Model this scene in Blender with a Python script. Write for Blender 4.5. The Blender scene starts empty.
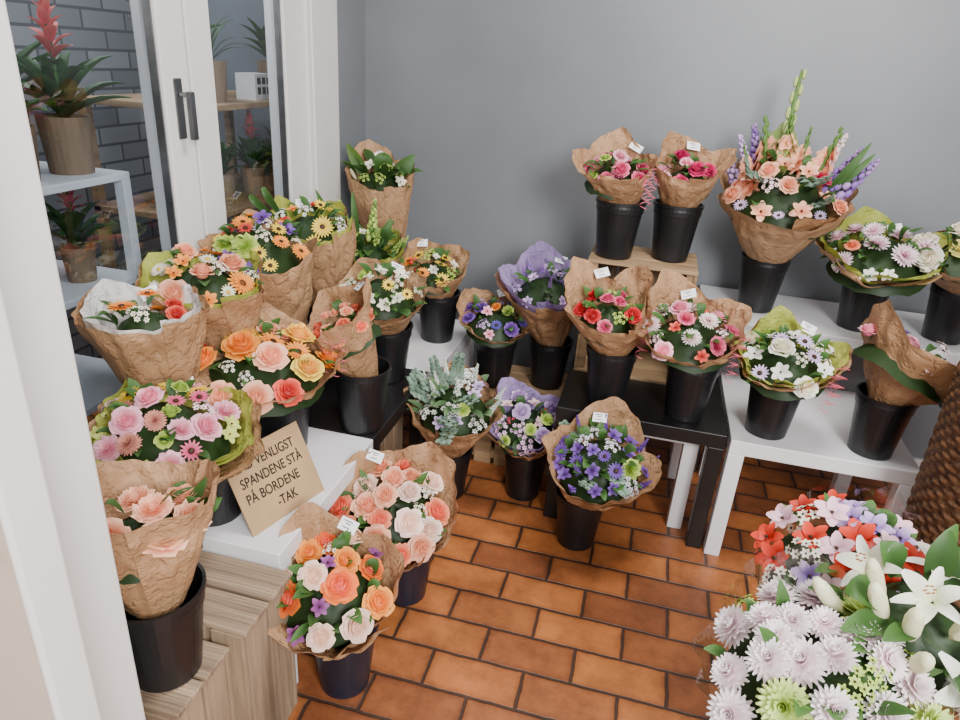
import bpy, math, numpy as np
from mathutils import Vector, Matrix, noise
rng=np.random.default_rng(7)
SC=bpy.context.scene
def L(c):
    c=np.array(c,float)/255.0
    return np.where(c<=.04045,c/12.92,((c+.055)/1.055)**2.4)
# ---------------------------------------------------------------- camera
H=1.5; yaw=math.radians(13); pitch=math.radians(24); rho=math.radians(4); F=680
fh=Vector((-math.sin(yaw),math.cos(yaw),0)); r0=Vector((math.cos(yaw),math.sin(yaw),0)); up=Vector((0,0,1))
f=fh*math.cos(pitch)-up*math.sin(pitch); u0=fh*math.sin(pitch)+up*math.cos(pitch)
r=r0*math.cos(rho)+u0*math.sin(rho); u=-r0*math.sin(rho)+u0*math.cos(rho)
cam=bpy.data.cameras.new("camera"); co=bpy.data.objects.new("camera",cam); SC.collection.objects.link(co)
co.matrix_world=Matrix(((r.x,u.x,-f.x,0),(r.y,u.y,-f.y,0),(r.z,u.z,-f.z,H),(0,0,0,1)))
cam.sensor_width=36; cam.lens=36*F/960; cam.clip_start=.02; SC.camera=co
# ---------------------------------------------------------------- materials
def newmat(name):
    m=bpy.data.materials.new(name); m.use_nodes=True
    nt=m.node_tree; return m,nt,nt.nodes['Principled BSDF']
def noisy(name,c1,c2,scale=6,rough=.6,bump=0,bscale=30,stretch=(1,1,1),metal=0,spec=.5,detail=4):
    m,nt,b=newmat(name)
    tc=nt.nodes.new('ShaderNodeTexCoord'); mp=nt.nodes.new('ShaderNodeMapping'); mp.inputs['Scale'].default_value=stretch
    nt.links.new(tc.outputs['Object'],mp.inputs[0])
    n=nt.nodes.new('ShaderNodeTexNoise'); n.inputs['Scale'].default_value=scale; n.inputs['Detail'].default_value=detail
    nt.links.new(mp.outputs[0],n.inputs['Vector'])
    cr=nt.nodes.new('ShaderNodeValToRGB'); cr.color_ramp.elements[0].position=.3; cr.color_ramp.elements[1].position=.7
    cr.color_ramp.elements[0].color=(*L(c1),1); cr.color_ramp.elements[1].color=(*L(c2),1)
    nt.links.new(n.outputs[0],cr.inputs[0]); nt.links.new(cr.outputs[0],b.inputs['Base Color'])
    b.inputs['Roughness'].default_value=rough; b.inputs['Metallic'].default_value=metal
    b.inputs['Specular IOR Level'].default_value=spec
    if bump:
        n2=nt.nodes.new('ShaderNodeTexNoise'); n2.inputs['Scale'].default_value=bscale; n2.inputs['Detail'].default_value=3
        nt.links.new(mp.outputs[0],n2.inputs['Vector'])
        bp=nt.nodes.new('ShaderNodeBump'); bp.inputs['Strength'].default_value=bump; bp.inputs['Distance'].default_value=.01
        nt.links.new(n2.outputs[0],bp.inputs['Height']); nt.links.new(bp.outputs[0],b.inputs['Normal'])
    return m
def petalmat():
    m,nt,b=newmat('petal_and_leaf')
    a=nt.nodes.new('ShaderNodeAttribute'); a.attribute_name='Col'
    nt.links.new(a.outputs['Color'],b.inputs['Base Color']); b.inputs['Roughness'].default_value=.5
    b.inputs['Specular IOR Level'].default_value=.35
    t=nt.nodes.new('ShaderNodeBsdfTranslucent'); nt.links.new(a.outputs['Color'],t.inputs[0])
    mx=nt.nodes.new('ShaderNodeMixShader'); mx.inputs[0].default_value=.22
    out=nt.nodes['Material Output']
    nt.links.new(b.outputs[0],mx.inputs[1]); nt.links.new(t.outputs[0],mx.inputs[2]); nt.links.new(mx.outputs[0],out.inputs[0])
    return m
PET=petalmat()
def papermat(name,c1,c2,rough=.6,tr=.12):
    m=noisy(name,c1,c2,7,rough,0); nt=m.node_tree; N=nt.nodes; K=nt.links; b=N['Principled BSDF']
    tc=N['Texture Coordinate']
    v=N.new('ShaderNodeTexVoronoi'); v.feature='DISTANCE_TO_EDGE'; v.inputs['Scale'].default_value=15
    n=N.new('ShaderNodeTexNoise'); n.inputs['Scale'].default_value=9; n.inputs['Detail'].default_value=6
    ad=N.new('ShaderNodeVectorMath'); ad.operation='MULTIPLY_ADD'; ad.inputs[1].default_value=(.14,.14,.14)
    K.new(n.outputs['Color'],ad.inputs[0]); K.new(tc.outputs['Object'],ad.inputs[2]); K.new(ad.outputs[0],v.inputs['Vector'])
    mn=N.new('ShaderNodeMath'); mn.operation='MINIMUM'; mn.inputs[1].default_value=.2; K.new(v.outputs['Distance'],mn.inputs[0])
    bp=N.new('ShaderNodeBump'); bp.inputs['Strength'].default_value=.6; bp.inputs['Distance'].default_value=.02
    K.new(mn.outputs[0],bp.inputs['Height'])
    b2=N.new('ShaderNodeBump'); b2.inputs['Strength'].default_value=.45; b2.inputs['Distance'].default_value=.014
    K.new(n.outputs[0],b2.inputs['Height']); K.new(bp.outputs[0],b2.inputs['Normal']); K.new(b2.outputs[0],b.inputs['Normal'])
    t=N.new('ShaderNodeBsdfTranslucent'); K.new(b.inputs['Base Color'].links[0].from_socket,t.inputs[0])
    mx=N.new('ShaderNodeMixShader'); mx.inputs[0].default_value=tr
    K.new(b.outputs[0],mx.inputs[1]); K.new(t.outputs[0],mx.inputs[2]); K.new(mx.outputs[0],N['Material Output'].inputs[0])
    return m
KRAFT=papermat('kraft_paper',(164,124,88),(190,149,111),.55)
WHITEP=papermat('white_paper',(215,212,208),(230,228,226),tr=.05)
LIME=papermat('lime_tissue',(158,168,60),(188,194,92),.6,.25)
PURP=papermat('purple_tissue',(150,128,180),(178,156,204),.6,.25)
PINKP=noisy('pink_ribbon_paper',(215,90,110),(230,120,135),9,.6,.3,26)
BLACKP=noisy('black_plastic',(16,16,18),(26,26,29),5,.36,0)
NAVYP=noisy('navy_plastic',(20,23,36),(27,30,46),5,.36,0)
WHITE=noisy('white_laminate',(226,226,228),(236,236,238),3,.35,0)
BLACK=noisy('black_laminate',(20,19,20),(30,28,28),4,.35,.05,60)
WOOD=noisy('crate_wood',(98,80,64),(165,142,116),9,.75,.6,40,(1,1,.15))
WOODL=noisy('light_wood',(128,100,72),(172,142,106),9,.7,.4,30,(.3,1,4))
WOODH=noisy('crate_wood_flat',(112,92,74),(176,152,126),9,.75,.6,40,(.15,4,1))
FRAME=noisy('white_painted_frame',(214,211,208),(226,223,220),2,.4,.03,40)
BEIGE=noisy('beige_door',(186,168,150),(198,180,162),2,.5,.03,40)
METAL=noisy('brushed_metal',(120,122,125),(145,147,150),20,.35,0,metal=1)
WICK=noisy('wicker',(58,36,22),(110,74,46),40,.6,.6,60)
CARD=noisy('cardboard',(160,130,94),(180,148,108),8,.75,.2,60)
INK=noisy('black_ink',(15,14,16),(22,20,22),8,.6,0)
TAG=noisy('tag_white',(240,240,242),(250,250,252),8,.5,0)
TERRA=noisy('wooden_pot',(95,74,58),(150,124,98),16,.8,.6,20,(1,1,.2))
DARKV=noisy('dark_vase',(40,24,24),(60,34,32),6,.25,0)
WALL=noisy('gray_wall_paint',(110,114,119),(124,128,133),1.6,.42,.1,3,detail=6)
CEIL=noisy('ceiling_paint',(215,215,215),(225,225,225),2,.8,0)
def floor_mat():
    m,nt,b=newmat('clay_brick_floor'); N=nt.nodes; K=nt.links
    tc=N.new('ShaderNodeTexCoord')
    nw=N.new('ShaderNodeTexNoise'); nw.inputs['Scale'].default_value=22; nw.inputs['Detail'].default_value=2; K.new(tc.outputs['Object'],nw.inputs['Vector'])
    wv=N.new('ShaderNodeVectorMath'); wv.operation='MULTIPLY_ADD'; wv.inputs[1].default_value=(.007,.007,0); K.new(nw.outputs['Color'],wv.inputs[0]); K.new(tc.outputs['Object'],wv.inputs[2])
    def brick(ms,sm):
        br=N.new('ShaderNodeTexBrick'); br.offset=.5; br.squash=1
        br.inputs['Scale'].default_value=1; br.inputs['Brick Width'].default_value=.25; br.inputs['Row Height'].default_value=.122
        br.inputs['Mortar Size'].default_value=ms; br.inputs['Mortar Smooth'].default_value=sm; br.inputs['Bias'].default_value=-.1
        K.new(wv.outputs[0],br.inputs['Vector']); return br
    br=brick(.006,.5)
    br.inputs['Color1'].default_value=(*L((200,122,66)),1); br.inputs['Color2'].default_value=(*L((136,80,52)),1)
    br.inputs['Mortar'].default_value=(*L((88,66,54)),1)
    be=brick(.024,1.0)
    n=N.new('ShaderNodeTexNoise'); n.inputs['Scale'].default_value=4.5; n.inputs['Detail'].default_value=9; n.inputs['Roughness'].default_value=.75
    K.new(tc.outputs['Object'],n.inputs['Vector'])
    cr=N.new('ShaderNodeValToRGB'); cr.color_ramp.elements[0].position=.38; cr.color_ramp.elements[1].position=.62
    cr.color_ramp.elements[0].color=(.44,.42,.42,1); cr.color_ramp.elements[1].color=(1.0,1,1,1)
    K.new(n.outputs[0],cr.inputs[0])
    mx=N.new('ShaderNodeMix'); mx.data_type='RGBA'; mx.blend_type='MULTIPLY'; mx.inputs[0].default_value=.9
    K.new(br.outputs[0],mx.inputs[6]); K.new(cr.outputs[0],mx.inputs[7])
    ml=N.new('ShaderNodeMath'); ml.operation='MULTIPLY'; ml.inputs[1].default_value=.55; K.new(be.outputs['Fac'],ml.inputs[0])
    mx2=N.new('ShaderNodeMix'); mx2.data_type='RGBA'; mx2.blend_type='MULTIPLY'; mx2.inputs[7].default_value=(.45,.4,.38,1)
    K.new(ml.outputs[0],mx2.inputs[0]); K.new(mx.outputs[2],mx2.inputs[6]); K.new(mx2.outputs[2],b.inputs['Base Color'])
    rr=N.new('ShaderNodeMapRange'); rr.inputs[3].default_value=.5; rr.inputs[4].default_value=.26; K.new(n.outputs[0],rr.inputs[0]); K.new(rr.outputs[0],b.inputs['Roughness'])
    bp=N.new('ShaderNodeBump'); bp.inputs['Strength'].default_value=.6; bp.inputs['Distance'].default_value=.004; bp.invert=True
    K.new(br.outputs['Fac'],bp.inputs['Height'])
    n2=N.new('ShaderNodeTexNoise'); n2.inputs['Scale'].default_value=14; n2.inputs['Detail'].default_value=5; K.new(tc.outputs['Object'],n2.inputs['Vector'])
    bp2=N.new('ShaderNodeBump'); bp2.inputs['Strength'].default_value=.22; bp2.inputs['Distance'].default_value=.01
    K.new(n2.outputs[0],bp2.inputs['Height']); K.new(bp.outputs[0],bp2.inputs['Normal']); K.new(bp2.outputs[0],b.inputs['Normal'])
    return m
FLOOR=floor_mat()
def whitebrick():
    m,nt,b=newmat('white_brick'); N=nt.nodes; K=nt.links
    tc=N.new('ShaderNodeTexCoord'); sp=N.new('ShaderNodeSeparateXYZ'); cb=N.new('ShaderNodeCombineXYZ')
    K.new(tc.outputs['Object'],sp.inputs[0]); K.new(sp.outputs[1],cb.inputs[0]); K.new(sp.outputs[2],cb.inputs[1])
    br=N.new('ShaderNodeTexBrick'); br.inputs['Scale'].default_value=1; br.inputs['Brick Width'].default_value=.24; br.inputs['Row Height'].default_value=.075
    br.inputs['Mortar Size'].default_value=.006
    br.inputs['Color1'].default_value=(*L((150,150,152)),1); br.inputs['Color2'].default_value=(*L((112,112,116)),1); br.inputs['Mortar'].default_value=(*L((84,84,88)),1)
    K.new(cb.outputs[0],br.inputs['Vector']); K.new(br.outputs[0],b.inputs['Base Color']); b.inputs['Roughness'].default_value=.8
    return m
WBRICK=whitebrick()
def glassmat(name,tint=(1,1,1),rough=0.0,base=.04,k=.5):
    m,nt,b=newmat(name); N=nt.nodes; K=nt.links
    t=N.new('ShaderNodeBsdfTransparent'); t.inputs[0].default_value=(*tint,1)
    g=N.new('ShaderNodeBsdfGlossy'); g.inputs['Roughness'].default_value=rough
    lw=N.new('ShaderNodeLayerWeight'); lw.inputs[0].default_value=.5
    pw=N.new('ShaderNodeMath'); pw.operation='POWER'; pw.inputs[1].default_value=4; K.new(lw.outputs['Facing'],pw.inputs[0])
    ad=N.new('ShaderNodeMath'); ad.operation='MULTIPLY_ADD'; ad.inputs[1].default_value=k; ad.inputs[2].default_value=base; K.new(pw.outputs[0],ad.inputs[0])
    mx=N.new('ShaderNodeMixShader'); K.new(ad.outputs[0],mx.inputs[0]); K.new(t.outputs[0],mx.inputs[1]); K.new(g.outputs[0],mx.inputs[2])
    K.new(mx.outputs[0],N['Material Output'].inputs[0]); return m
GLASS=glassmat('window_glass',tint=(.70,.76,.82),base=.10)
CELLO=glassmat('cellophane',tint=(.93,.96,.97),rough=.12,base=.12,k=.6)
# ---------------------------------------------------------------- mesh builder (quads only)
class MB:
    def __init__(s): s.V=[];s.F=[];s.C=[];s.M=[];s.n=0;s.mats=[]
    def mi(s,m):
        if m not in s.mats: s.mats.append(m)
        return s.mats.index(m)
    def add(s,V,Fq,mat,C=None):
        V=np.asarray(V,float);Fq=np.asarray(Fq,int)
        s.V.append(V);s.F.append(Fq+s.n);s.n+=len(V)
        if C is None: C=np.ones((len(V),3))*.5
        C=np.asarray(C,float)
        if C.ndim==1: C=np.tile(C,(len(V),1))
        s.C.append(C); s.M.append(np.full(len(Fq),s.mi(mat)))
    def box(s,x0,x1,y0,y1,z0,z1,mat,R=None,o=None):
        V=np.array([(x0,y0,z0),(x1,y0,z0),(x1,y1,z0),(x0,y1,z0),(x0,y0,z1),(x1,y0,z1),(x1,y1,z1),(x0,y1,z1)],float)
        if R is not None: V=V@np.array(R).T
        if o is not None: V=V+np.array(o)
        s.add(V,[(0,3,2,1),(4,5,6,7),(0,1,5,4),(1,2,6,5),(2,3,7,6),(3,0,4,7)],mat)
    def grid(s,P,mat,C=None,wrap=False):
        a,b=P.shape[:2]; idx=np.arange(a*b).reshape(a,b)
        if wrap: idx=np.vstack([idx,idx[:1]])
        q=np.stack([idx[:-1,:-1],idx[1:,:-1],idx[1:,1:],idx[:-1,1:]],-1).reshape(-1,4)
        s.add(P.reshape(-1,3),q,mat,C)
    def revolve(s,prof,mat,o=(0,0,0),n=32,C=None):
        th=np.linspace(0,2*np.pi,n,endpoint=False); pr=np.array(prof,float)
        P=np.zeros((n,len(pr),3)); P[:,:,0]=np.cos(th)[:,None]*pr[None,:,0]; P[:,:,1]=np.sin(th)[:,None]*pr[None,:,0]; P[:,:,2]=pr[None,:,1]
        s.grid(P+np.array(o),mat,C,wrap=True)
    def build(s,name,loc=(0,0,0),parent=None,smooth=False,bevel=0):
        V=np.vstack(s.V);Fq=np.vstack(s.F);C=np.vstack(s.C);Mi=np.concatenate(s.M)
        me=bpy.data.meshes.new(name); me.vertices.add(len(V)); me.vertices.foreach_set('co',V.ravel().astype(np.float32))
        me.loops.add(len(Fq)*4); me.loops.foreach_set('vertex_index',Fq.ravel().astype(np.int32))
        me.polygons.add(len(Fq)); me.polygons.foreach_set('loop_start',(np.arange(len(Fq))*4).astype(np.int32))
        for m in s.mats: me.materials.append(m)
        me.polygons.foreach_set('material_index',Mi.astype(np.int32))
        me.polygons.foreach_set('use_smooth',np.full(len(Fq),smooth))
        at=me.color_attributes.new('Col','FLOAT_COLOR','POINT'); at.data.foreach_set('color',np.hstack([C,np.ones((len(C),1))]).ravel().astype(np.float32))
        me.update(calc_edges=True); me.validate()
        ob=bpy.data.objects.new(name,me); SC.collection.objects.link(ob); ob.location=loc
        if parent: ob.parent=parent
        if bevel:
            bv=ob.modifiers.new('bevel','BEVEL'); bv.width=bevel; bv.segments=2; bv.limit_method='ANGLE'
        return ob
def empty(name,loc):
    e=bpy.data.objects.new(name,None); e.empty_display_size=.05; e.location=loc; SC.collection.objects.link(e); return e
# ---------------------------------------------------------------- flower templates  (V,F,T)
def tgrid(a,b,fn):
    U,W=np.meshgrid(np.linspace(0,1,a),np.linspace(-1,1,b),indexing='ij')
    P,T=fn(U,W); idx=np.arange(a*b).reshape(a,b)
    q=np.stack([idx[:-1,:-1],idx[1:,:-1],idx[1:,1:],idx[:-1,1:]],-1).reshape(-1,4)
    return P.reshape(-1,3),q,T.ravel()
def merge(parts):
    V=[];Fq=[];T=[];n=0
    for v,q,t in parts: V.append(v);Fq.append(q+n);T.append(t);n+=len(v)
    return np.vstack(V),np.vstack(Fq),np.concatenate(T)
def cubesph(rad,c=(0,0,0),t=0.,sc=(1,1,1)):
    P=[];Q=[];n=0
    g=np.linspace(-1,1,4)
    A,B=np.meshgrid(g,g,indexing='ij'); O=np.ones_like(A)
    idx=np.arange(16).reshape(4,4); q=np.stack([idx[:-1,:-1],idx[1:,:-1],idx[1:,1:],idx[:-1,1:]],-1).reshape(-1,4)
    for X in ((A,B,O),(B,A,-O),(O,A,B),(-O,B,A),(B,O,A),(A,-O,B)):
        p=np.stack(X,-1).reshape(-1,3); p=p/np.linalg.norm(p,axis=1)[:,None]; P.append(p);Q.append(q+n);n+=16
    V=np.vstack(P)*rad*np.array(sc)+np.array(c)
    return V,np.vstack(Q),np.full(len(V),float(t))
def basis(n,spin=0):
    n=np.asarray(n,float); n=n/np.linalg.norm(n)
    a=np.array([0,0,1.]) if abs(n[2])<.95 else np.array([0,1.,0])
    x=np.cross(a,n); x=x/np.linalg.norm(x); y=np.cross(n,x)
    c,s=math.cos(spin),math.sin(spin)
    return np.stack([c*x+s*y,-s*x+c*y,n],1)
def rose(seed):
    g=np.random.default_rng(seed); parts=[cubesph(.5,(0,0,.1),0.)]
    for k,(R,h,fl,phi,n,z0) in enumerate([(.13,.72,.0,1.6,2,.12),(.27,.72,.02,1.3,3,.1),(.42,.66,.05,1.1,4,.06),(.56,.6,.08,.95,4,.02),(.68,.52,.14,.85,5,-.02),(.76,.38,.24,.8,5,-.08)]):
        off=g.uniform(0,6.28)
        for i in range(n):
            th=off+2*np.pi*i/n+g.uniform(-.12,.12); hh=h*g.uniform(.9,1.1); tl=g.uniform(-.06,.06)
            def fn(U,W):
                ww=phi*np.sqrt(1-np.clip((U-.6)/.4,0,1)**2*.75)*np.minimum(1,.4+U*1.5)
                a=th+W*ww; rr=R*U**.45+fl*U**3+tl*W+.02*(W*W)*U
                z=z0+hh*U-.08*W*W*U-(.08*U**6 if fl>.1 else 0*U)
                return np.stack([rr*np.cos(a),rr*np.sin(a),z],-1),U**1.5*(.45+.55*k/5)
            parts.append(tgrid(6,5,fn))
    return merge(parts)
def rays(rings,nu=4,nv=3,center=.0,cz=.05,cflat=.5):
    parts=[]
    for (n,Ln,W0,el,curl,r0_,z0,off) in rings:
        for i in range(n):
            th=2*np.pi*(i+off)/n; e=el+rng.uniform(-.08,.08); ll=Ln*rng.uniform(.92,1.05)
            def fn(U,W):
                w=W0*np.sin(np.pi*np.clip(U*.82+.13,0,1))**.7*W
                s=U*ll
                rr=r0_+s*np.cos(e+curl*U*.5); z=z0+s*np.sin(e+curl*U*.5)+.3*w*w/W0
                x=rr*np.cos(th)-w*np.sin(th); y=rr*np.sin(th)+w*np.cos(th)
                return np.stack([x,y,z],-1),U
            parts.append(tgrid(nu,nv,fn))
    if center>0: parts.append(cubesph(center,(0,0,cz),2.,(1,1,cflat)))
    return merge(parts)
def carn(seed):
    g=np.random.default_rng(seed); parts=[]
    for k in range(6):
        R=.25+.15*k; h=.62-.09*k; ph=g.uniform(0,6.28,4)
        n=30; th=np.linspace(0,2*np.pi,n+1)
        U=np.linspace(0,1,5)
        P=np.zeros((n+1,5,3)); T=np.zeros((n+1,5))
        for j,uu in enumerate(U):
            ruf=uu**2*(.09*np.sin(9*th+ph[0]+k)+.06*np.sin(14*th+ph[1]))
            rr=R*uu**.6*(1+ruf*.8); z=h*uu**1.3+ruf*1.1-(.12*uu**3 if k>3 else 0)
            P[:,j]=np.stack([rr*np.cos(th),rr*np.sin(th),z],-1); T[:,j]=uu
        idx=np.arange((n+1)*5).reshape(n+1,5)
        q=np.stack([idx[:-1,:-1],idx[1:,:-1],idx[1:,1:],idx[:-1,1:]],-1).reshape(-1,4)
        parts.append((P.reshape(-1,3),q,T.ravel()))
    return merge(parts)
def cluster(n=14,s=.22):
    parts=[]
    for i in range(n):
        a=rng.uniform(0,6.28); rr=math.sqrt(rng.uniform(0,1))*.85
        parts.append(cubesph(s*rng.uniform(.7,1.1),(rr*math.cos(a),rr*math.sin(a),.5*(1-rr*rr)+rng.uniform(-.1,.2)),rng.uniform(0,1)))
    return merge(parts)
def wax():
    parts=[]; sm=rays([(6,.30,.10,.4,-.3,.01,0,0)],3,3,.06,.04,1)
    for i in range(9):
        a=i*2.4; rr=.9*math.sqrt((i+.5)/9); n=np.array([rr*math.cos(a),rr*math.sin(a),.9]); Rm=basis(n,i)
        parts.append((sm[0]@Rm.T+np.array([rr*math.cos(a),rr*math.sin(a),.45*(1-rr*rr)+rng.uniform(-.08,.15)]),sm[1],sm[2]))
    return merge(parts)
def spike(n=26,w=.1):
    parts=[cubesph(1,(0,0,.5),3.,(.018,.018,.5))]
    for i in range(n):
        h=.25+.75*i/n; a=i*2.4; rr=w*(1.15-h)*1.2
        parts.append(cubesph(w*.5*(1.3-h)+.01,(rr*math.cos(a),rr*math.sin(a),h),rng.uniform(0,1),(1,1,1.3)))
    return merge(parts)
def leaf(bend=.4,w=.2):
    def fn(U,W):
        ww=w*np.sin(np.pi*np.clip(U*.93+.05,0,1))**.8*W
        return np.stack([ww,U*np.cos(bend*U)*1.0,bend*.4*np.sin(U*2.2)+.35*np.abs(ww)-.1*U*U],-1),U*.6+.2*np.abs(W)
    return tgrid(7,3,fn)
def euc():
    parts=[]
    for i in range(8):
        for sd in (-1,1):
            y=.1+.11*i; R=.11*(1.2-.07*i)
            def fn(U,W):
                a=W*np.pi; rr=U*R
                return np.stack([sd*R*1.0+rr*np.cos(a),y+rr*np.sin(a),.1*np.sin(i+U)],-1),U
            parts.append(tgrid(2,9,fn))
    parts.append(cubesph(1,(0,.5,0),1.,(.015,.5,.015)))
    return merge(parts)
def glad(nopen=10,stemc=3.):
    parts=[cubesph(1,(0,0,.5),3.,(.02,.02,.5))]
    sm=rays([(6,.20,.09,.7,-.5,0.01,0,0)],4,3)
    for i in range(15):
        h=.15+.055*i; a=(i%2)*math.pi+rng.uniform(-.5,.5); sc=1.1-.065*i
        if i>=nopen: parts.append(cubesph(.024*(1.75-h),(.024*math.cos(a),.024*math.sin(a),h),stemc,(.8,.8,2.0))); continue
        nrm=np.array([math.cos(a),math.sin(a)*.8-.4,.5])
        Rm=basis(nrm,0)
        parts.append(((sm[0]*sc)@Rm.T+np.array([.03*math.cos(a),.03*math.sin(a),h]),sm[1],sm[2]))
    return merge(parts)
TP={
 'rose':[rose(i) for i in range(4)],
 'gerb':[rays([(20,.92,.13,.12,-.1,.08,.05,0),(16,.7,.11,.3,-.1,.08,.1,.5)],4,3,.26,.12,.5)],
 'daisy':[rays([(14,.8,.14,.15,.0,.15,.05,0)],3,3,.28,.1,.7)],
 'mum':[rays([(22,.95,.12,-.1,.3,.03,.05,0),(20,.85,.11,.25,.35,.03,.1,.5),(16,.65,.1,.6,.4,.03,.15,.2),(12,.45,.09,1.0,.5,.02,.18,.5)],4,3,.12,.25,1)],
 'pom':[rays([(22,.98,.14,-.35,.5,.03,.0,0),(22,.96,.14,-.05,.55,.03,.06,.5),(20,.88,.13,.25,.6,.03,.12,.2),(16,.74,.12,.55,.65,.02,.17,.5),(12,.58,.11,.9,.6,.02,.2,.5),(7,.42,.09,1.25,.3,.02,.24,.5)],4,3)],
 'carn':[carn(i) for i in range(2)],
 'small':[rays([(3,.95,.32,.55,-.5,.03,0,0),(3,.9,.28,.75,-.5,.03,.03,.5)],5,3,.1,.25,1)],
 'lily':[merge([rays([(3,1.15,.2,1.0,-1.3,.04,-.2,0),(3,1.1,.28,1.05,-1.2,.04,-.18,.5)],9,5,0)]+[cubesph(1,(.12*math.cos(k),.12*math.sin(k),.35),1.,(.012,.012,.3)) for k in range(6)]+[cubesph(.04,(.13*math.cos(k),.13*math.sin(k),.66),2.,(1.6,.7,.7)) for k in range(6)])],
 'ball':[wax(),wax()],
 'berry':[cluster(9,.3)],
 'spike':[spike(),spike(34,.08)],
 'bud':[cubesph(1,(0,0,.5),.6,(.16,.16,.6))],
 'leaf':[leaf(.4,.2),leaf(.8,.24),leaf(.2,.15)],
 'blade':[leaf(.5,.05),leaf(.9,.06)],
 'euc':[euc()],
 'glad':[glad()],'gladtip':[glad(6,1.)],
}
UPK={'spike','bud','glad'}
def put(mb,kind,pos,n,r,c1,c2,c3=(60,40,20),spin=None):
    V,Fq,T=TP[kind][rng.integers(len(TP[kind]))]
    Rm=basis(n,rng.uniform(0,6.28) if spin is None else spin)
    j=rng.uniform(.86,1.1); a=L(c1)*j; b=L(c2)*j; c=L(c3)
    t=np.clip(T,0,1)[:,None]; C=a*(1-t)+b*t
    C[T==2]=c; C[T==3]=L((96,130,62))
    mb.add((V*r)@Rm.T+np.asarray(pos),Fq,PET,C)
GR1=(38,70,30); GR2=(80,120,54)
# ---------------------------------------------------------------- bouquets
def bucket(mb,mat=BLACKP,h=.2,rt=.083,rb=.062):
    pr=[(0.001,.002),(rb-.004,.0),(rb,.004),(rb+(rt-rb)*.8,h*.8),(rb+(rt-rb)*.8+.003,h*.81),(rb+(rt-rb)*.85+.003,h*.9),(rt-.001,h-.012),(rt+.004,h-.010),(rt+.004,h),(rt-.002,h),(rt-.004,h-.01),(rb-.003,.01),(.001,.008)]
    mb.revolve(pr,mat,n=40)
def paper(mb,P0,M,S,B,N,h,Rw,front,back,mat,seed,corner=.1,rough=1.,depth=.03,rb=.048,nk=9):
    g=np.random.default_rng(int(seed)); nt=145; ns=20
    ext=2*np.pi*1.15; th0=g.uniform(-2.2,-1.0); th=th0+np.linspace(0,ext,nt); s=np.linspace(0,1,ns)
    Bh=-h; P=np.zeros((nt,ns,3)); P1=P0-np.array([0,0,depth])
    kx=np.sort(np.linspace(0,1,nk)+g.uniform(-.3,.3,nk)/nk); kv=np.where(np.arange(nk)%2==0,1,-.6)*g.uniform(.4,1.1,nk)*corner
    kk=np.linspace(0,1,nt); cor=np.interp(kk,kx,kv)
    m=26; fx=np.linspace(0,1,m)+g.uniform(-.3,.3,m)/m; fv=np.where(np.arange(m)%2==0,1,-1)*g.uniform(.1,1,m); fold=np.interp(kk,np.sort(fx),fv)
    m2=12; fx2=np.sort(g.uniform(0,1,m2)); fv2=g.uniform(-1,1,m2); fold2=np.interp(kk,fx2,fv2)
    for i,t in enumerate(th):
        k=kk[i]; d=math.cos(t)*S+math.sin(t)*B; dh=math.cos(t)*S+math.sin(t)*Bh
        wb=(1+math.sin(t))/2; off=(front+(back-front)*wb+cor[i]*(.9+1.5*wb))*Rw
        rim=M+d*Rw*(1+cor[i]*.6)*(1+.05*k)+N*off
        bot=P1+dh*rb*(1+.03*k); ctl=(bot+rim)*.5+dh*Rw*.05
        for j,q in enumerate(s):
            p=(1-q)**2*bot+2*q*(1-q)*ctl+q*q*rim
            nz=noise.noise(Vector((math.cos(t)*2+seed,math.sin(t)*2+k*.6,q*2.5)))
            nz2=noise.noise(Vector((math.cos(t)*5+seed,math.sin(t)*5,q*6)))
            p=p+d*Rw*rough*((fold[i]*.030+fold2[i]*.055)*(.25+q*.9)+nz*.12*q+nz2*.07*q)
            P[i,j]=p
    mb.grid(P,mat)
nb=[0]
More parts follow.
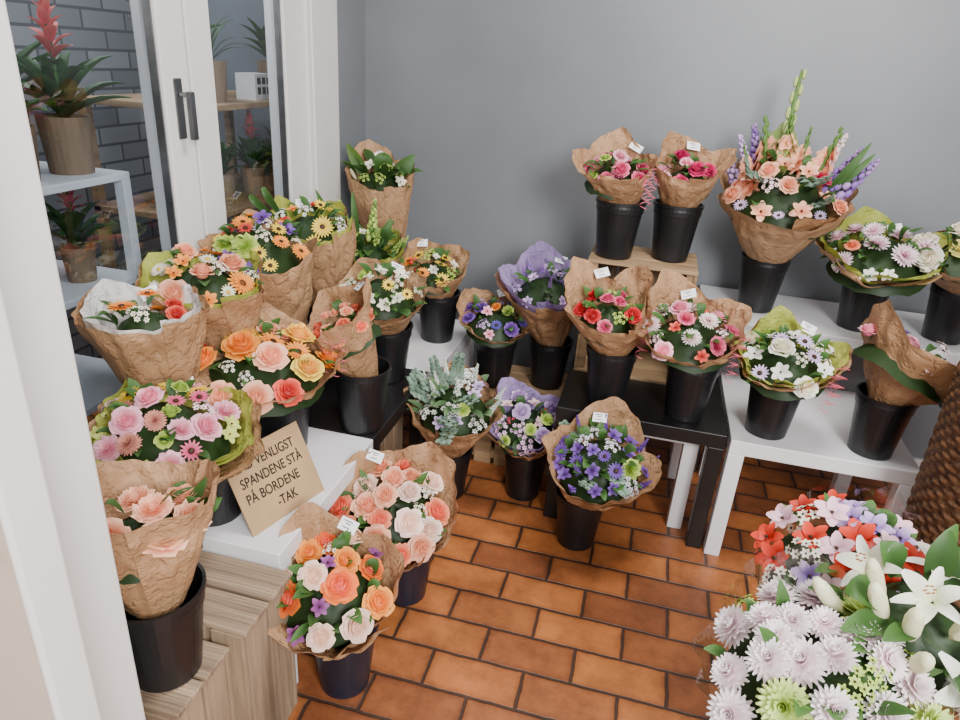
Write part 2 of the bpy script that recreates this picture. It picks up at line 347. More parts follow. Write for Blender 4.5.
def bouquet(name,base,M,Rw,blooms,tau=15,face=None,front=.08,back=.38,wrap=KRAFT,liner=None,leaves=14,lc=(GR1,GR2),dome=.45,tall=(),tag=True,buck=BLACKP,bh=.2,bscale=1.,corner=.16,leaflen=.06,euc_n=0,sink=0.,fill=.9,ribbon=False,rough=1.2,BS=1.18,lf=.06,lbk=.12,tagpos=None,lsc=.93):
    nb[0]+=1; seed=nb[0]*3.7
    base=np.array(base,float); M=np.array(M,float)-base
    E=empty(name,base)
    h=np.array(face,float) if face is not None else np.array([-(M+base)[0],-(M+base)[1]])
    h=np.array([h[0],h[1],0.]); h/=np.linalg.norm(h); t=math.radians(tau)
    Z=np.array([0,0,1.]); N=h*math.sin(t)+Z*math.cos(t); B=-h*math.cos(t)+Z*math.sin(t); S=np.cross(B,N)
    mb=MB(); bucket(mb,buck,bh,.083*bscale,.062*bscale); mb.build('bucket',parent=E,smooth=False)
    P0=np.array([0,0,bh])
    if wrap is not None:
        mb=MB(); paper(mb,P0,M,S,B,N,h,Rw,front,back,wrap,seed,corner,rough=rough); mb.build('paper_wrap',parent=E,smooth=True)
    if liner is not None:
        mb=MB(); paper(mb,P0,M,S,B,N,h,Rw*lsc,front+lf,back+lbk,liner,seed,corner*1.25,rough=rough,rb=.038); mb.build('tissue_liner',parent=E,smooth=True)
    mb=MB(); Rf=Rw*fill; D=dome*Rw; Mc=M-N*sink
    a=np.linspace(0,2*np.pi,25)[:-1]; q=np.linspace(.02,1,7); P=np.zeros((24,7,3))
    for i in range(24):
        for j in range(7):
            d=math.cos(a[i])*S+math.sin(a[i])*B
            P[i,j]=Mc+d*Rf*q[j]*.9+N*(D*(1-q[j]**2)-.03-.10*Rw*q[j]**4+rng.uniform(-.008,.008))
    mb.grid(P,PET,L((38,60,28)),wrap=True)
    placed=[]; lst=[]
    for b in blooms: lst+= [b]*(math.ceil(b[4]*.65) if b[0]=='ball' else b[4])
    lst.sort(key=lambda b:-b[1]+rng.uniform(-.008,.008))
    for b in lst:
        best=None; br_=b[1]*BS*rng.uniform(.85,1.12)
        for _ in range(60):
            aa=rng.uniform(0,6.28); rr=math.sqrt(rng.uniform(0,1))*.95
            xy=np.array([rr*math.cos(aa),rr*math.sin(aa)])*Rf
            cl=min([np.linalg.norm(xy-p)-br_-pr for p,pr in placed],default=1)
            if best is None or cl>best[0]: best=(cl,xy)
            if cl>0.001: break
        xy=best[1]; placed.append((xy,br_*.8)); rr=np.linalg.norm(xy)/Rf
        nrm=N+ (xy[0]*S+xy[1]*B)/Rf*.7+h*.2+rng.normal(0,.2,3)
        pos=Mc+xy[0]*S+xy[1]*B+N*(D*(1-rr*rr)-br_*.1+rng.uniform(-.006,.018))
        kind=b[0]; sc=br_
        if kind in UPK: nrm=N*.6+Z*.6+(xy[0]*S+xy[1]*B)/Rf*.8; sc=b[1]*3.2; pos=pos-N*.02
        put(mb,kind,pos,nrm,sc,b[2],b[3],b[5] if len(b)>5 else (60,40,20))
    for i in range(int(leaves*1.2)):
        aa=rng.uniform(0,6.28); rr=rng.uniform(.3,.98); d=math.cos(aa)*S+math.sin(aa)*B
        pos=Mc+d*Rf*rr*.85+N*(D*(1-rr*rr)-.015)
        out=d*.8+N*.5+rng.normal(0,.25,3); out/=np.linalg.norm(out)
        nn=np.cross(np.cross(out,N),out)
        if np.linalg.norm(nn)<.05: nn=np.cross(out,S)
        nn=nn/np.linalg.norm(nn); x=np.cross(out,nn); Rm=np.stack([x,out,nn],1)
        k='euc' if i<euc_n else 'leaf'
        V,Fq,T=TP[k][rng.integers(len(TP[k]))]; j=rng.uniform(.7,1.25); tt=np.clip(T,0,1)[:,None]
        cA,cB=(L((95,120,105)),L((135,160,140))) if k=='euc' else (L(lc[0]),L(lc[1]))
        sc=leaflen*rng.uniform(.75,1.25)*(1.5 if k=='euc' else 1)
        mb.add((V*sc)@Rm.T+pos,Fq,PET,(cA*(1-tt)+cB*tt)*j)
    for (kind,sx,sb,dirx,dirz,ln,c1,c2) in tall:
        pos=Mc+S*sx*Rw+B*sb*Rw; dr=S*dirx+Z*dirz+B*.05; dr=dr/np.linalg.norm(dr)
        if kind in ('blade','leaf'):
            nn=h-dr*np.dot(h,dr); nn=nn/np.linalg.norm(nn); x=np.cross(dr,nn); Rm=np.stack([x,dr,nn],1)
            V,Fq,T=TP[kind][rng.integers(len(TP[kind]))]; tt=np.clip(T,0,1)[:,None]
            mb.add((V*ln)@Rm.T+pos,Fq,PET,L(c1)*(1-tt)+L(c2)*tt)
        else: put(mb,kind,pos,dr,ln,c1,c2)
    mb.build('flowers',parent=E,smooth=True)
    if tag:
        mb=MB(); sx=(rng.uniform(-.6,.5) if tagpos is None else tagpos)*Rw; c=M+S*sx+B*Rw*.84+N*(back*.75*Rw+.010)
        n2=h*.7+Z*.7+S*rng.uniform(-.3,.3); n2=n2/np.linalg.norm(n2)
        rot=rng.uniform(-.7,.6); X=S*math.cos(rot)+Z*math.sin(rot); X=X-n2*np.dot(X,n2); X=X/np.linalg.norm(X); Y=np.cross(n2,X)
        Rm=np.stack([X,Y,n2],1)
        mb.box(-.023,.023,-.016,.016,-.0006,.0006,TAG,Rm,c)
        for yy,w in ((.009,.015),(.003,.008),(-.007,.012)):
            mb.box(-w,w*.6,yy-.0011,yy+.0011,.0006,.0010,INK,Rm,c)
        mb.build('price_tag',parent=E)
    if ribbon:
        mb=MB()
        for k in range(3):
            P=np.zeros((40,2,3))
            for i,v in enumerate(np.linspace(0,1,40)):
                p=M+S*Rw*(.85+.08*k)+B*(-.35+.2*k)*Rw+N*(.03+.1*Rw)+ S*.014*math.sin(v*26+k*2)-Z*v*.12+h*.012*math.cos(v*26+k*2)+h*.02
                P[i,0]=p;P[i,1]=p+Z*.002
            mb.grid(P,PINKP)
        mb.build('ribbon',parent=E,smooth=True)
    return E
PE=(238,150,112);PEL=(250,196,165);OR=(240,125,35);ORL=(252,170,70);YE=(240,190,30);YEL=(250,225,90);MG=(190,25,90);PK=(232,120,150);PKL=(248,195,210)
WH=(240,238,228);CR=(246,236,205);PU=(90,50,140);PUL=(140,100,190);LI=(185,150,205);LIL=(215,190,230);RD=(185,30,35);GN=(150,185,70);GNL=(195,215,110);CO=(235,100,80)
bouquet('purple_mixed_bouquet',(-.067,1.936,0),(-.019,1.88,.355),.16,[('carn',.026,GN,GNL,1),('small',.024,PU,PUL,10),('daisy',.022,PU,(120,80,180),6),('ball',.024,(200,190,210),(235,230,238),5),('spike',.022,PU,PUL,9)],leaves=28,euc_n=4,back=.45,tau=20,leaflen=.07)
bouquet('lilac_bouquet',(-.297,2.15,0),(-.305,2.1,.32),.14,[('ball',.028,PKL,LIL,7),('rose',.026,LI,LIL,4),('berry',.016,(150,40,60),(180,60,80),3),('small',.024,(235,190,200),(245,215,215),6),('carn',.02,GN,GNL,3)],liner=PURP,leaves=14,tau=20,lbk=.2)
bouquet('eucalyptus_white_bouquet',(-.566,2.056,0),(-.532,2.0,.395),.15,[('spike',.028,(205,215,205),(240,242,232),9),('ball',.028,(220,222,215),(240,240,230),9),('small',.024,(170,150,200),LIL,5),('carn',.02,GN,GNL,1)],leaves=26,euc_n=8,lc=((65,95,60),(120,150,105)),dome=.6,leaflen=.075)
bouquet('peach_rose_bouquet',(-.533,1.517,0),(-.557,1.46,.33),.165,[('rose',.032,PE,PEL,9),('rose',.032,CO,PE,6),('rose',.032,(245,205,185),(252,228,214),5),('ball',.02,WH,CR,3)],leaves=20,buck=NAVYP,tau=22,front=.0,back=.5)
bouquet('orange_rose_bouquet',(-.57,1.17,0),(-.578,1.13,.34),.148,[('rose',.032,OR,ORL,3),('rose',.033,CO,OR,4),('rose',.031,(245,200,175),(252,225,205),5),('small',.022,(120,60,120),(160,90,150),4),('ball',.018,WH,CR,3)],leaves=22,buck=NAVYP,tau=22,front=.0,back=.5,leaflen=.065)
bouquet('peach_carnation_bouquet',(-.755,.79,.39),(-.765,.80,.715),.125,[('rose',.032,PE,PEL,4),('carn',.028,PE,PEL,3),('small',.02,MG,PK,1)],tau=-6,front=.55,back=.5,leaves=6,sink=.01,corner=.12,fill=.8,tagpos=-.9,tall=[('leaf',.5,.3,.7,.8,.08,GR1,GR2),('leaf',.6,.3,1.1,.6,.08,GR1,GR2),('leaf',.5,.2,1.2,.3,.08,GR1,GR2)])
bouquet('yellow_rose_bouquet',(-.9,1.5,.45),(-.92,1.44,.715),.20,[('rose',.038,ORL,YEL,4),('rose',.038,OR,ORL,4),('rose',.034,RD,CO,2),('rose',.036,PE,PEL,5),('gerb',.03,OR,ORL,2),('ball',.02,CR,WH,4)],leaves=18,back=.25,tau=6,dome=.38,leaflen=.065)
bouquet('coral_mini_rose_bouquet',(-.744,1.685,.45),(-.775,1.64,.775),.115,[('rose',.018,CO,PE,8),('rose',.016,PE,PEL,5)],tau=25,front=.3,back=.8,face=(-.9,-.7),leaves=8,corner=.14,ribbon=True)
bouquet('pastel_mixed_bouquet',(-.9,1.17,.45),(-.95,1.10,.70),.195,[('carn',.027,PK,PKL,4),('gerb',.028,YE,YEL,3),('rose',.027,PK,PKL,4),('pom',.022,(190,130,110),(215,150,135),3),('small',.02,(225,220,130),GNL,6),('daisy',.019,MG,PK,5),('ball',.022,WH,PKL,5),('rose',.018,GN,GNL,3)],liner=LIME,leaves=14,corner=.12,back=.05,front=.0,tau=6,fill=.74,lbk=.12,lf=.12,dome=.45,lsc=.9)
bouquet('orange_wrapped_bouquet',(-1.10,1.30,.45),(-1.095,1.25,.88),.13,[('gerb',.026,OR,ORL,3),('rose',.022,RD,CO,2),('ball',.02,WH,CR,2)],tau=0,front=.25,back=.3,liner=WHITEP,leaves=8,fill=.66,corner=.14,lbk=.12,lf=.05,lsc=.88)
bouquet('orange_gerbera_bouquet',(-1.08,1.58,.45),(-1.11,1.49,.905),.15,[('gerb',.034,OR,ORL,2,(110,60,20)),('rose',.032,PE,PEL,4),('daisy',.02,WH,CR,5,(220,180,60)),('rose',.024,CR,WH,3),('small',.02,OR,ORL,5),('ball',.02,CR,WH,3)],liner=LIME,leaves=14,back=.15,tau=8,lbk=.08)
bouquet('purple_orange_bouquet',(-1.05,1.80,.45),(-1.07,1.71,.94),.14,[('carn',.028,GN,GNL,2),('gerb',.026,OR,ORL,3),('small',.028,PU,PUL,7),('daisy',.022,RD,CO,3),('daisy',.02,YE,YEL,4),('ball',.022,WH,CR,4),('small',.02,OR,ORL,3)],leaves=16,dome=.7,back=.12)
bouquet('white_lime_bouquet',(-.80,2.03,.45),(-.80,1.98,.765),.14,[('small',.024,WH,CR,8),('carn',.024,GN,GNL,2),('daisy',.02,YE,YEL,4),('ball',.022,WH,CR,6)],leaves=16,dome=.55,back=.25)
bouquet('yellow_daisy_bouquet',(-1.05,2.10,.45),(-1.07,2.03,.95),.13,[('gerb',.028,YE,YEL,2),('daisy',.026,YE,YEL,3),('ball',.024,WH,WH,5),('carn',.02,RD,CO,2),('small',.02,OR,ORL,2)],liner=LIME,leaves=18,back=.2,lbk=.08,
  tall=[('blade',-.7,.4,-.5,1,.2,GR1,GR2),('blade',-.8,.3,-.9,1,.2,GR1,GR2)])
bouquet('green_spray_bouquet',(-.97,2.33,.45),(-.985,2.28,.80),.135,[('ball',.02,GN,GNL,6),('spike',.028,(120,150,70),GNL,6),('small',.022,CR,WH,3)],liner=LIME,leaves=20,leaflen=.09,dome=.5,front=.3,back=.35,tall=[('spike',-.3,.2,-.3,1,.2,(90,130,60),GNL),('spike',.1,.2,.1,1,.2,(90,130,60),GNL),('blade',-.5,.3,-.5,1,.28,GR1,GR2),('blade',-.2,.3,-.1,1,.25,GR1,GR2),('leaf',.3,.2,.4,1,.14,GR1,GR2)])
bouquet('green_lily_bouquet',(-1.03,2.62,.45),(-1.05,2.58,1.02),.13,[('ball',.022,GN,GNL,5),('small',.024,WH,CR,4),('bud',.014,(220,200,150),CR,4)],leaves=14,leaflen=.09,dome=.5,front=.2,back=.6,tall=[('leaf',-.4,.1,-.6,1,.16,GR1,(95,130,40)),('leaf',.3,.1,.7,.8,.15,GR1,GR2),('leaf',0,.1,.1,1,.16,GR1,GR2)])
bouquet('yellow_orange_bouquet',(-.748,2.44,.45),(-.757,2.38,.745),.12,[('daisy',.024,YE,YEL,5),('gerb',.024,OR,ORL,2),('ball',.02,GN,GNL,4),('berry',.016,RD,CO,2),('small',.02,WH,CR,4)],leaves=14,back=.6)
bouquet('violet_carnation_bouquet',(-.502,2.435,.3),(-.50,2.37,.59),.135,[('carn',.026,PU,PUL,4),('carn',.02,GN,GNL,1),('daisy',.022,(60,50,130),(90,80,170),5),('ball',.022,LI,LIL,4),('carn',.02,OR,ORL,1),('small',.02,PK,PKL,3)],leaves=14,corner=.18,back=.45)
bouquet('lilac_spray_bouquet',(-.295,2.50,.3),(-.33,2.43,.715),.15,[('spike',.02,PUL,LI,9),('small',.022,LI,LIL,5),('ball',.02,PUL,LIL,5)],liner=PURP,leaves=12,corner=.18,back=.5,lbk=.2,lf=.15)
bouquet('red_rose_bouquet',(-.045,2.14,.45),(-.08,2.08,.77),.14,[('rose',.024,RD,(210,50,60),5),('rose',.022,MG,PK,4),('ball',.018,GN,GNL,4)],leaves=14,front=.3,back=.75,ribbon=True,fill=.7,corner=.2)
bouquet('pink_white_bouquet',(.217,2.13,.45),(.185,2.06,.755),.155,[('mum',.028,PKL,WH,5),('rose',.026,PK,PKL,3),('carn',.024,MG,PK,3),('small',.02,RD,CO,3),('ball',.02,WH,PKL,4)],leaves=16,ribbon=True,back=.5,corner=.2)
bouquet('white_green_bouquet',(.476,2.11,.45),(.468,2.05,.72),.155,[('small',.026,WH,WH,8),('rose',.03,CR,WH,3),('daisy',.022,(190,170,210),LIL,5),('ball',.022,WH,CR,5),('carn',.022,GN,GNL,1)],liner=LIME,leaves=20,back=.35,ribbon=True,lbk=.1)
bouquet('pink_kraft_bouquet',(.785,2.10,.45),(.80,2.08,.76),.175,[('rose',.028,PK,PKL,4),('ball',.022,PKL,WH,6),('small',.02,PU,PUL,3)],face=(.85,.3),tau=26,front=.15,back=.4,leaves=10,tag=False,corner=.12)
bouquet('magenta_bouquet',(-.1,2.43,.88),(-.135,2.40,1.165),.13,[('rose',.026,MG,PK,4),('carn',.024,PK,PKL,3),('berry',.018,(80,20,40),(120,30,60),2),('daisy',.02,MG,PK,4),('carn',.018,GN,GNL,2)],leaves=14,front=.25,back=.5,ribbon=True,fill=.82)
bouquet('magenta_rose_bouquet',(.095,2.49,.88),(.105,2.46,1.17),.12,[('rose',.026,MG,(210,50,110),5),('carn',.022,PK,PKL,3)],leaves=12,front=.35,back=.7,corner=.2,fill=.76)
bouquet('gladiolus_bouquet',(.44,2.62,.7),(.44,2.55,1.10),.2,[('rose',.03,(215,40,90),(235,80,120),1),('small',.034,PE,PEL,11),('rose',.03,PE,PEL,7),('carn',.026,GN,GNL,2),('daisy',.02,(190,170,210),LIL,5),('ball',.026,WH,PKL,7)],leaves=22,leaflen=.08,euc_n=4,dome=.75,front=.1,back=.2,corner=.16,
  tall=[('gladtip',-.2,.2,0,1,.44,(150,180,95),(190,208,130)),('glad',-.3,0,-.2,1,.30,PE,PEL),('glad',.05,-.1,.08,1,.28,PE,PEL),('glad',.3,.1,.25,1,.28,PE,PEL),('glad',-.1,.1,-.05,1,.30,PE,PEL),('glad',-.45,-.1,-.4,1,.22,PE,PEL),('rose',.22,-.1,.1,1,.038,(215,40,90),(235,80,120)),('spike',-.5,.2,-.45,1,.22,LI,LIL),('spike',-.4,.2,-.3,1,.25,PUL,LI),('spike',-.65,.1,-.7,1,.18,LI,LIL),('spike',.5,.2,.5,1,.22,PUL,LI),('spike',.6,.1,.8,1,.22,PUL,LI),('spike',.3,.2,.35,1,.25,WH,PKL),('spike',.4,.2,.2,1,.22,WH,PKL),('blade',-.3,.2,-.3,1,.24,GR1,GR2),('blade',.5,.2,.75,1,.26,GR1,GR2),('blade',.5,.2,.55,1,.28,GR1,GR2),('blade',.1,.2,.15,1,.26,GR1,GR2)])
bouquet('pink_chrysanthemum_bouquet',(.779,2.56,.7),(.765,2.47,.97),.19,[('mum',.034,PKL,(248,232,240),9,(170,60,110)),('small',.024,WH,WH,5),('carn',.022,(225,120,90),PE,1),('ball',.022,WH,CR,4)],liner=LIME,leaves=26,leaflen=.075,back=.25,lbk=.08)
bouquet('cream_rose_bouquet',(1.06,2.56,.7),(.985,2.44,1.02),.13,[('rose',.038,CR,WH,4),('carn',.034,YEL,(235,225,140),2),('rose',.032,CO,PE,2)],leaves=14,front=-.1,back=.1)
bouquet('white_chrysanthemum_bunch',(.40,.86,0),(.345,.82,.70),.16,[('pom',.031,(250,222,230),(255,248,248),21),('pom',.036,(185,208,100),(215,230,145),5),('ball',.028,GN,GNL,5)],wrap=CELLO,leaves=14,bh=.36,bscale=1.3,tau=18,tag=False,dome=.4,fill=.92,back=.25,front=.15,BS=1.02)
bouquet('alstroemeria_bunch',(.50,1.13,0),(.425,1.065,.735),.15,[('small',.032,(190,35,20),(225,70,45),13),('small',.028,PUL,LIL,9),('small',.03,(235,200,215),PKL,8),('ball',.03,WH,CR,4)],wrap=CELLO,leaves=18,bh=.36,bscale=1.3,tau=20,tag=False,dome=.45,back=.2,front=.1,BS=1.1)
bouquet('white_lily_bunch',(.62,.95,0),(.485,.92,.765),.12,[('lily',.052,(228,232,190),(252,250,242),6,(170,100,40)),('bud',.026,(225,228,175),(245,240,210),7)],wrap=CELLO,leaves=12,leaflen=.09,bh=.36,bscale=1.3,tau=26,tag=False,dome=.5,back=.2,front=.1,BS=1.05)
# ---------------------------------------------------------------- room
WX=-1.24; WY=2.87
def boxo(name,x0,x1,y0,y1,z0,z1,mat,bevel=0):
    mb=MB(); mb.box(x0,x1,y0,y1,z0,z1,mat); return mb.build(name,bevel=bevel)
boxo('floor',-3.4,2.7,-1.6,3.0,-.05,0,FLOOR)
boxo('wall_back',WX-.12,2.7,WY,WY+.1,0,2.7,WALL)
mb=MB(); mb.box(WX-.1,WX,2.553,WY,0,2.7,WALL); mb.box(WX-.1,WX,.6,2.553,2.25,2.7,WALL); mb.build('wall_left')
boxo('wall_right',2.6,2.7,.5,WY,0,2.7,WALL)
boxo('ceiling',-3.4,2.7,-.2,3.0,2.7,2.75,CEIL)
boxo('baseboard_back',WX,2.6,WY-.012,WY,0,.07,FRAME)
E=empty('window_1',(0,0,0)); mb=MB()
fx0,fx1=WX-.06,WX+.01
for y0,y1 in ((.66,.76),(1.584,1.688),(1.698,1.802),(2.197,2.30)):
    mb.box(fx0,fx1,y0,y1,.06,2.17,FRAME)
for y0,y1 in ((.76,1.584),(1.802,2.197)):
    mb.box(fx0,fx1,y0,y1,.06,.26,FRAME); mb.box(fx0,fx1,y0,y1,2.07,2.17,FRAME)
mb.box(WX-.08,WX+.03,2.31,2.55,0,2.25,FRAME); mb.box(WX-.08,WX+.03,.6,2.31,2.18,2.25,FRAME); mb.box(WX-.08,WX+.0,.6,2.31,0,.06,FRAME)
mb.box(WX+.03,WX+.04,2.33,2.40,0,2.25,FRAME)
mb.build('frame',parent=E,bevel=.004)
mb=MB()
for y0,y1 in ((.76,1.584),(1.802,2.197)):
    mb.add([(WX-.026,y0,.26),(WX-.026,y1,.26),(WX-.026,y1,2.07),(WX-.026,y0,2.07)],[(0,1,2,3)],GLASS)
mb.build('glass',parent=E)
mb=MB()
for y0,y1 in ((.76,1.584),(1.802,2.197)):
    for a_,b_ in ((y0,y0+.005),(y1-.005,y1)): mb.box(WX-.022,WX+.0,a_,b_,.26,2.07,METAL)
mb.build('gasket',parent=E)
mb=MB(); mb.box(WX+.01,WX+.016,1.62,1.65,1.25,1.40,METAL); mb.box(WX+.016,WX+.05,1.629,1.641,1.355,1.367,METAL); mb.box(WX+.04,WX+.055,1.625,1.645,1.25,1.37,METAL)
mb.build('handle',parent=E,bevel=.003)
boxo('wall_front',-3.4,-.86,.50,.58,0,2.7,WALL)
mb=MB(); mb.box(-.70,-.63,.50,.60,0,2.7,FRAME); mb.box(-.708,-.70,.505,.60,0,2.7,METAL); mb.box(-.86,-.708,.49,.60,0,2.7,FRAME); mb.build('trim_1',bevel=.004)
E=empty('door_1',(0,0,0)); mb=MB(); mb.box(-1.3,-.535,.395,.435,.01,2.1,BEIGE); mb.box(-.535,-.525,.39,.44,.01,2.1,FRAME); mb.build('leaf',parent=E,bevel=.004)
mb=MB(); mb.box(-.556,-.550,.380,.395,1.03,1.036,METAL); mb.box(-.556,-.550,.380,.395,1.084,1.09,METAL); mb.box(-.558,-.546,.372,.382,1.02,1.10,FRAME); mb.build('handle',parent=E,bevel=.002)
# ---------------------------------------------------------------- furniture
def table(name,x0,x1,y0,y1,z,mat,ly0=None,ly1=None):
    mb=MB(); mb.box(x0,x1,y0,y1,z-.05,z,mat); w=.05; a=ly0 if ly0 else y0; b=ly1 if ly1 else y1
    for xx in (x0,x1-w):
        for yy in (a,b-w): mb.box(xx,xx+w,yy,yy+w,0,z-.05,mat)
    mb.build(name,bevel=.003)
table('white_side_table',.365,.915,2.01,2.56,.45,WHITE)
table('black_side_table',-.195,.355,2.03,2.58,.45,BLACK)
table('white_side_table',-.10,.29,2.12,2.50,.395,WHITE)
table('white_plant_bench',.25,1.40,2.42,2.85,.70,WHITE,2.6,2.84)
table('white_side_table',-1.225,-.68,1.08,1.62,.45,WHITE)
table('black_side_table',-1.225,-.68,1.625,2.125,.45,BLACK)
table('white_side_table',-1.20,-.65,2.13,2.68,.45,WHITE)
def crate(name,x0,x1,y0,y1,z0,z1,mat,mode='box',th=.012,g=.007):
    mb=MB()
    if mode=='front':
        d=(y1-y0)/3
        for zz in (z0,z1-th):
            for i in range(3): mb.box(x0,x1,y0+i*d+.004,y0+(i+1)*d-.004,zz,zz+th,mat)
        for xx in (x0,x1-th):
            for i in range(3): mb.box(xx,xx+th,y0+i*d+.004,y0+(i+1)*d-.004,z0+th,z1-th,mat)
        for i in range(4):
            w=(x1-x0-2*th)/4; mb.box(x0+th+i*w+.004,x0+th+(i+1)*w-.004,y1-th,y1,z0+th,z1-th,WOOD)
        for xx in (x0+th,x1-th-.025):
            mb.box(xx,xx+.025,y0+.01,y0+.035,z0+th,z1-th,mat)
    else:
        w=.02
        nx=max(2,round((x1-x0)/.085)); ny=max(2,round((y1-y0)/.085)); dx=(x1-x0)/nx; dy=(y1-y0-2*th)/ny
        for i in range(nx):
            for yy in (y0,y1-th): mb.box(x0+i*dx+g,x0+(i+1)*dx-g,yy,yy+th,z0,z1-th,mat)
        for i in range(ny):
            for xx in (x0+g,x1-g-th): mb.box(xx,xx+th,y0+th+i*dy+g*.6,y0+th+(i+1)*dy-g*.6,z0,z1-th,mat)
        for zz in (z0+.02,z1-th-.05):
            mb.box(x0+g+th,x1-g-th,y0+th,y0+th+w,zz,zz+.04,mat); mb.box(x0+g+th,x1-g-th,y1-th-w,y1-th,zz,zz+.04,mat)
        dy=(y1-y0)/ny
        for i in range(ny): mb.box(x0,x1,y0+i*dy+g*.6,y0+(i+1)*dy-g*.6,z1-th,z1,WOODH if mat is WOOD else mat)
    mb.build(name,bevel=.002)
crate('wooden_crate',-.18,.195,2.34,2.62,.45,.88,WOODL,'front')
crate('wooden_crate',-.99,-.645,.88,1.074,0,.42,WOOD)
crate('wooden_crate',-.87,-.672,.70,.872,0,.39,WOOD)
crate('wooden_crate',-.62,-.205,2.30,2.64,0,.3,WOODL)
crate('wooden_crate',-1.1,-.74,1.70,2.06,0,.36,WOOD)
mb=MB(); mb.box(-.022,.022,-.01,.01,0,.95,WOODL,R=Matrix.Rotation(math.radians(9),3,'Y')@Matrix.Rotation(math.radians(-4),3,'X'),o=(.945,2.16,0.0)); mb.build('wooden_board',bevel=.002)
mb=MB(); nr=44; nth=180; P=np.zeros((nth,nr*3+3,3)); th=np.linspace(0,2*np.pi,nth,endpoint=False)
for j in range(nr*3):
    row=j//3; rr=.225+.01*j/(nr*3)+(0,.005,.005)[j%3]*1.0+.004*np.sin(th*30+np.pi*row); P[:,j]=np.stack([rr*np.cos(th),rr*np.sin(th),np.full(nth,.86*j/(nr*3))],-1)
for k,(rr,zz) in enumerate(((.24,.87),(.22,.865),(.21,.1))): P[:,nr*3+k]=np.stack([rr*np.cos(th),rr*np.sin(th),np.full(nth,zz)],-1)
mb.grid(P,WICK,wrap=True); mb.build('wicker_basket',loc=(1.055,1.775,0),smooth=True)
p0=Vector((-.765,1.115,.451)); e1=Vector((.064,.214,0)).normalized(); e2=Vector((-.085,.03,.17)); e2=(e2-e1*e2.dot(e1)).normalized(); e3=e1.cross(e2)
Rm=Matrix((e1,e2,e3)).transposed(); E=empty('cardboard_sign',p0)
mb=MB(); mb.box(0,.235,0,.195,-.003,0,CARD,R=Rm); mb.build('card',parent=E)
tc=bpy.data.curves.new('lettering','FONT'); tc.body="LAD VENLIGST\nSPANDENE STÅ\nPÅ BORDENE\n          -TAK"; tc.size=.034; tc.space_line=1.15; tc.extrude=.0004; tc.offset=.0002
to=bpy.data.objects.new('lettering',tc); SC.collection.objects.link(to); tc.materials.append(INK); to.parent=E
to.matrix_local=Matrix.Translation(Rm@Vector((.022,.148,.0008)))@Rm.to_4x4()@Matrix.Rotation(math.radians(-1.5),4,'Z')@Matrix.Diagonal((.8,1,1,1))
# ---------------------------------------------------------------- room behind glass
boxo('wall_backroom',-2.4,-2.3,.58,3.0,0,2.7,WBRICK)
boxo('wall_backroom_end',-2.3,WX-.12,2.9,3.0,0,2.7,WALL)
def shelf(name,x0,x1,y0,y1,zs,mat):
    mb=MB()
    for z in zs: mb.box(x0,x1,y0,y1,z-.02,z,mat)
    for xx in (x0,x1-.03):
        for yy in (y0,y1-.03): mb.box(xx,xx+.03,yy,yy+.03,0,zs[-1]-.02,mat)
    mb.build(name,bevel=.002)
shelf('display_shelf',-1.85,-1.40,.95,1.62,(.55,.86,1.15),WHITE)
shelf('display_shelf',-1.85,-1.42,1.95,2.78,(.6,.95,1.3),WOODL)
def plant(name,loc,kind,pot,s=1,red=(200,70,60)):
    E=empty(name,loc); mb=MB(); h=.13*s
    mb.revolve([(.001,0),(.048*s,0),(.058*s,h),(.052*s,h),(.050*s,h-.012),(.001,h-.012)],pot,n=24); mb.build('pot',parent=E)
    mb=MB()
    for i in range(22):
        a=i*2.4+rng.uniform(-.3,.3); el=.35+.9*(i/22); d=np.array([math.cos(a)*math.cos(el),math.sin(a)*math.cos(el),math.sin(el)])
        nn=np.array([-math.cos(a)*math.sin(el),-math.sin(a)*math.sin(el),math.cos(el)]); x=np.cross(d,nn); Rb=np.stack([x,d,nn],1)
        V,Fq,T=TP['leaf'][rng.integers(3)] if kind!='grass' else TP['blade'][0]; tt=np.clip(T,0,1)[:,None]
        mb.add((V*np.array([.6,1,1])*.18*s*rng.uniform(.8,1.2))@Rb.T+np.array([0,0,h-.01]),Fq,PET,L((28,58,30))*(1-tt)+L((70,108,56))*tt)
    if kind=='brom':
        for k in range(18):
            a=k*2.4; z=h+.12*s+.006*k*s; el=.45+.05*k; d=np.array([math.cos(a)*math.cos(el),math.sin(a)*math.cos(el),math.sin(el)])
            nn=np.array([-math.cos(a)*math.sin(el),-math.sin(a)*math.sin(el),math.cos(el)]); x=np.cross(d,nn); Rb=np.stack([x,d,nn],1)
            V,Fq,T=TP['leaf'][0]; tt=np.clip(T,0,1)[:,None]
            mb.add((V*(.075-.0015*k)*s)@Rb.T+np.array([0,0,z]),Fq,PET,L(red)*(1-tt)+L((235,140,120))*tt)
        mb.revolve([(.006,h),(.005,h+.2*s),(.001,h+.22*s)],PET,n=8,C=L((70,110,50)))
    mb.build('leaves',parent=E,smooth=True)
plant('bromeliad_plant',(-1.50,1.36,1.15),'brom',TERRA,1.0,(205,70,65))
plant('bromeliad_plant',(-1.50,1.53,1.15),'brom',TERRA,1.1,(200,60,80))
plant('bromeliad_plant',(-1.55,1.14,1.15),'brom',TERRA,.95,(220,90,70))
plant('potted_houseplant',(-1.68,1.50,1.15),'leaf',TERRA,1.3)
plant('bromeliad_plant',(-1.50,1.50,.86),'brom',TERRA,.75,(200,60,120))
plant('potted_houseplant',(-1.50,1.34,.86),'leaf',DARKV,.7)
plant('potted_houseplant',(-1.52,1.18,.86),'grass',DARKV,.8)
plant('potted_houseplant',(-1.70,1.36,.86),'leaf',TERRA,.9)
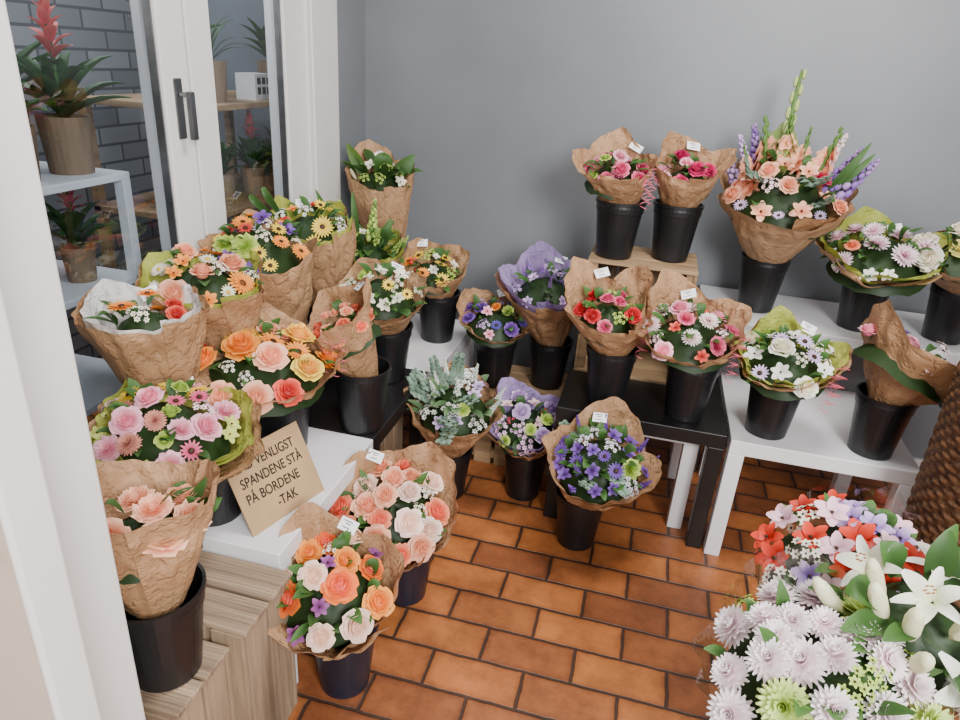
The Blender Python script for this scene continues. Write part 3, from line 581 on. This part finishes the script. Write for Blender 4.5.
plant('bromeliad_plant',(-1.52,2.62,.95),'brom',TERRA,.8,(220,110,90))
plant('bromeliad_plant',(-1.52,2.42,.95),'brom',TERRA,.8,(200,80,110))
plant('potted_houseplant',(-1.52,2.22,.95),'leaf',TERRA,.8)
plant('potted_houseplant',(-1.52,2.05,.95),'leaf',DARKV,.75)
plant('potted_houseplant',(-1.52,2.20,1.3),'grass',TERRA,1.0)
plant('potted_houseplant',(-1.72,2.30,1.3),'leaf',TERRA,1.2)
plant('potted_houseplant',(-1.55,2.66,1.3),'leaf',TERRA,1.0)
mb=MB(); mb.revolve([(.001,0),(.06,0),(.10,.12),(.09,.25),(.045,.32),(.05,.35),(.04,.35),(.035,.32),(.001,.3)],DARKV,n=28); mb.build('dark_vase',loc=(-1.73,1.28,1.15),smooth=True)
E=empty('house_lantern',(-1.5,2.44,1.3)); mb=MB(); mb.box(-.04,.04,-.06,.06,0,.09,FRAME)
for i in range(3):
    mb.box(.04,.042,-.045+i*.032,-.025+i*.032,.02,.045,INK); mb.box(.04,.042,-.045+i*.032,-.025+i*.032,.055,.078,INK)
mb.build('body',parent=E)
# ---------------------------------------------------------------- light
W=bpy.data.worlds.new('World'); SC.world=W; W.use_nodes=True; bg=W.node_tree.nodes.get('Background') or W.node_tree.nodes.new('ShaderNodeBackground')
bg.inputs[0].default_value=(.95,.97,1,1); bg.inputs[1].default_value=1.3
def area(name,loc,target,size,power,col=(1,1,1)):
    l=bpy.data.lights.new(name,'AREA'); l.size=size; l.energy=power; l.color=col
    o=bpy.data.objects.new(name,l); SC.collection.objects.link(o); o.location=loc; o.rotation_euler=(Vector(target)-Vector(loc)).to_track_quat('-Z','Y').to_euler()
area('shopfront_daylight',(1.2,-1.1,2.3),(-.3,2.0,.4),1.0,160,(1,.985,.96))
area('overhead_fill',(.2,1.5,2.66),(.2,1.5,0),.7,48,(1,.98,.95))  # added fill light from above, not an actual fixture
area('backroom_fill',(-1.85,1.8,2.6),(-1.7,1.8,0),.8,32,(.95,.97,1))  # invented light, added to brighten the shelves behind the glass
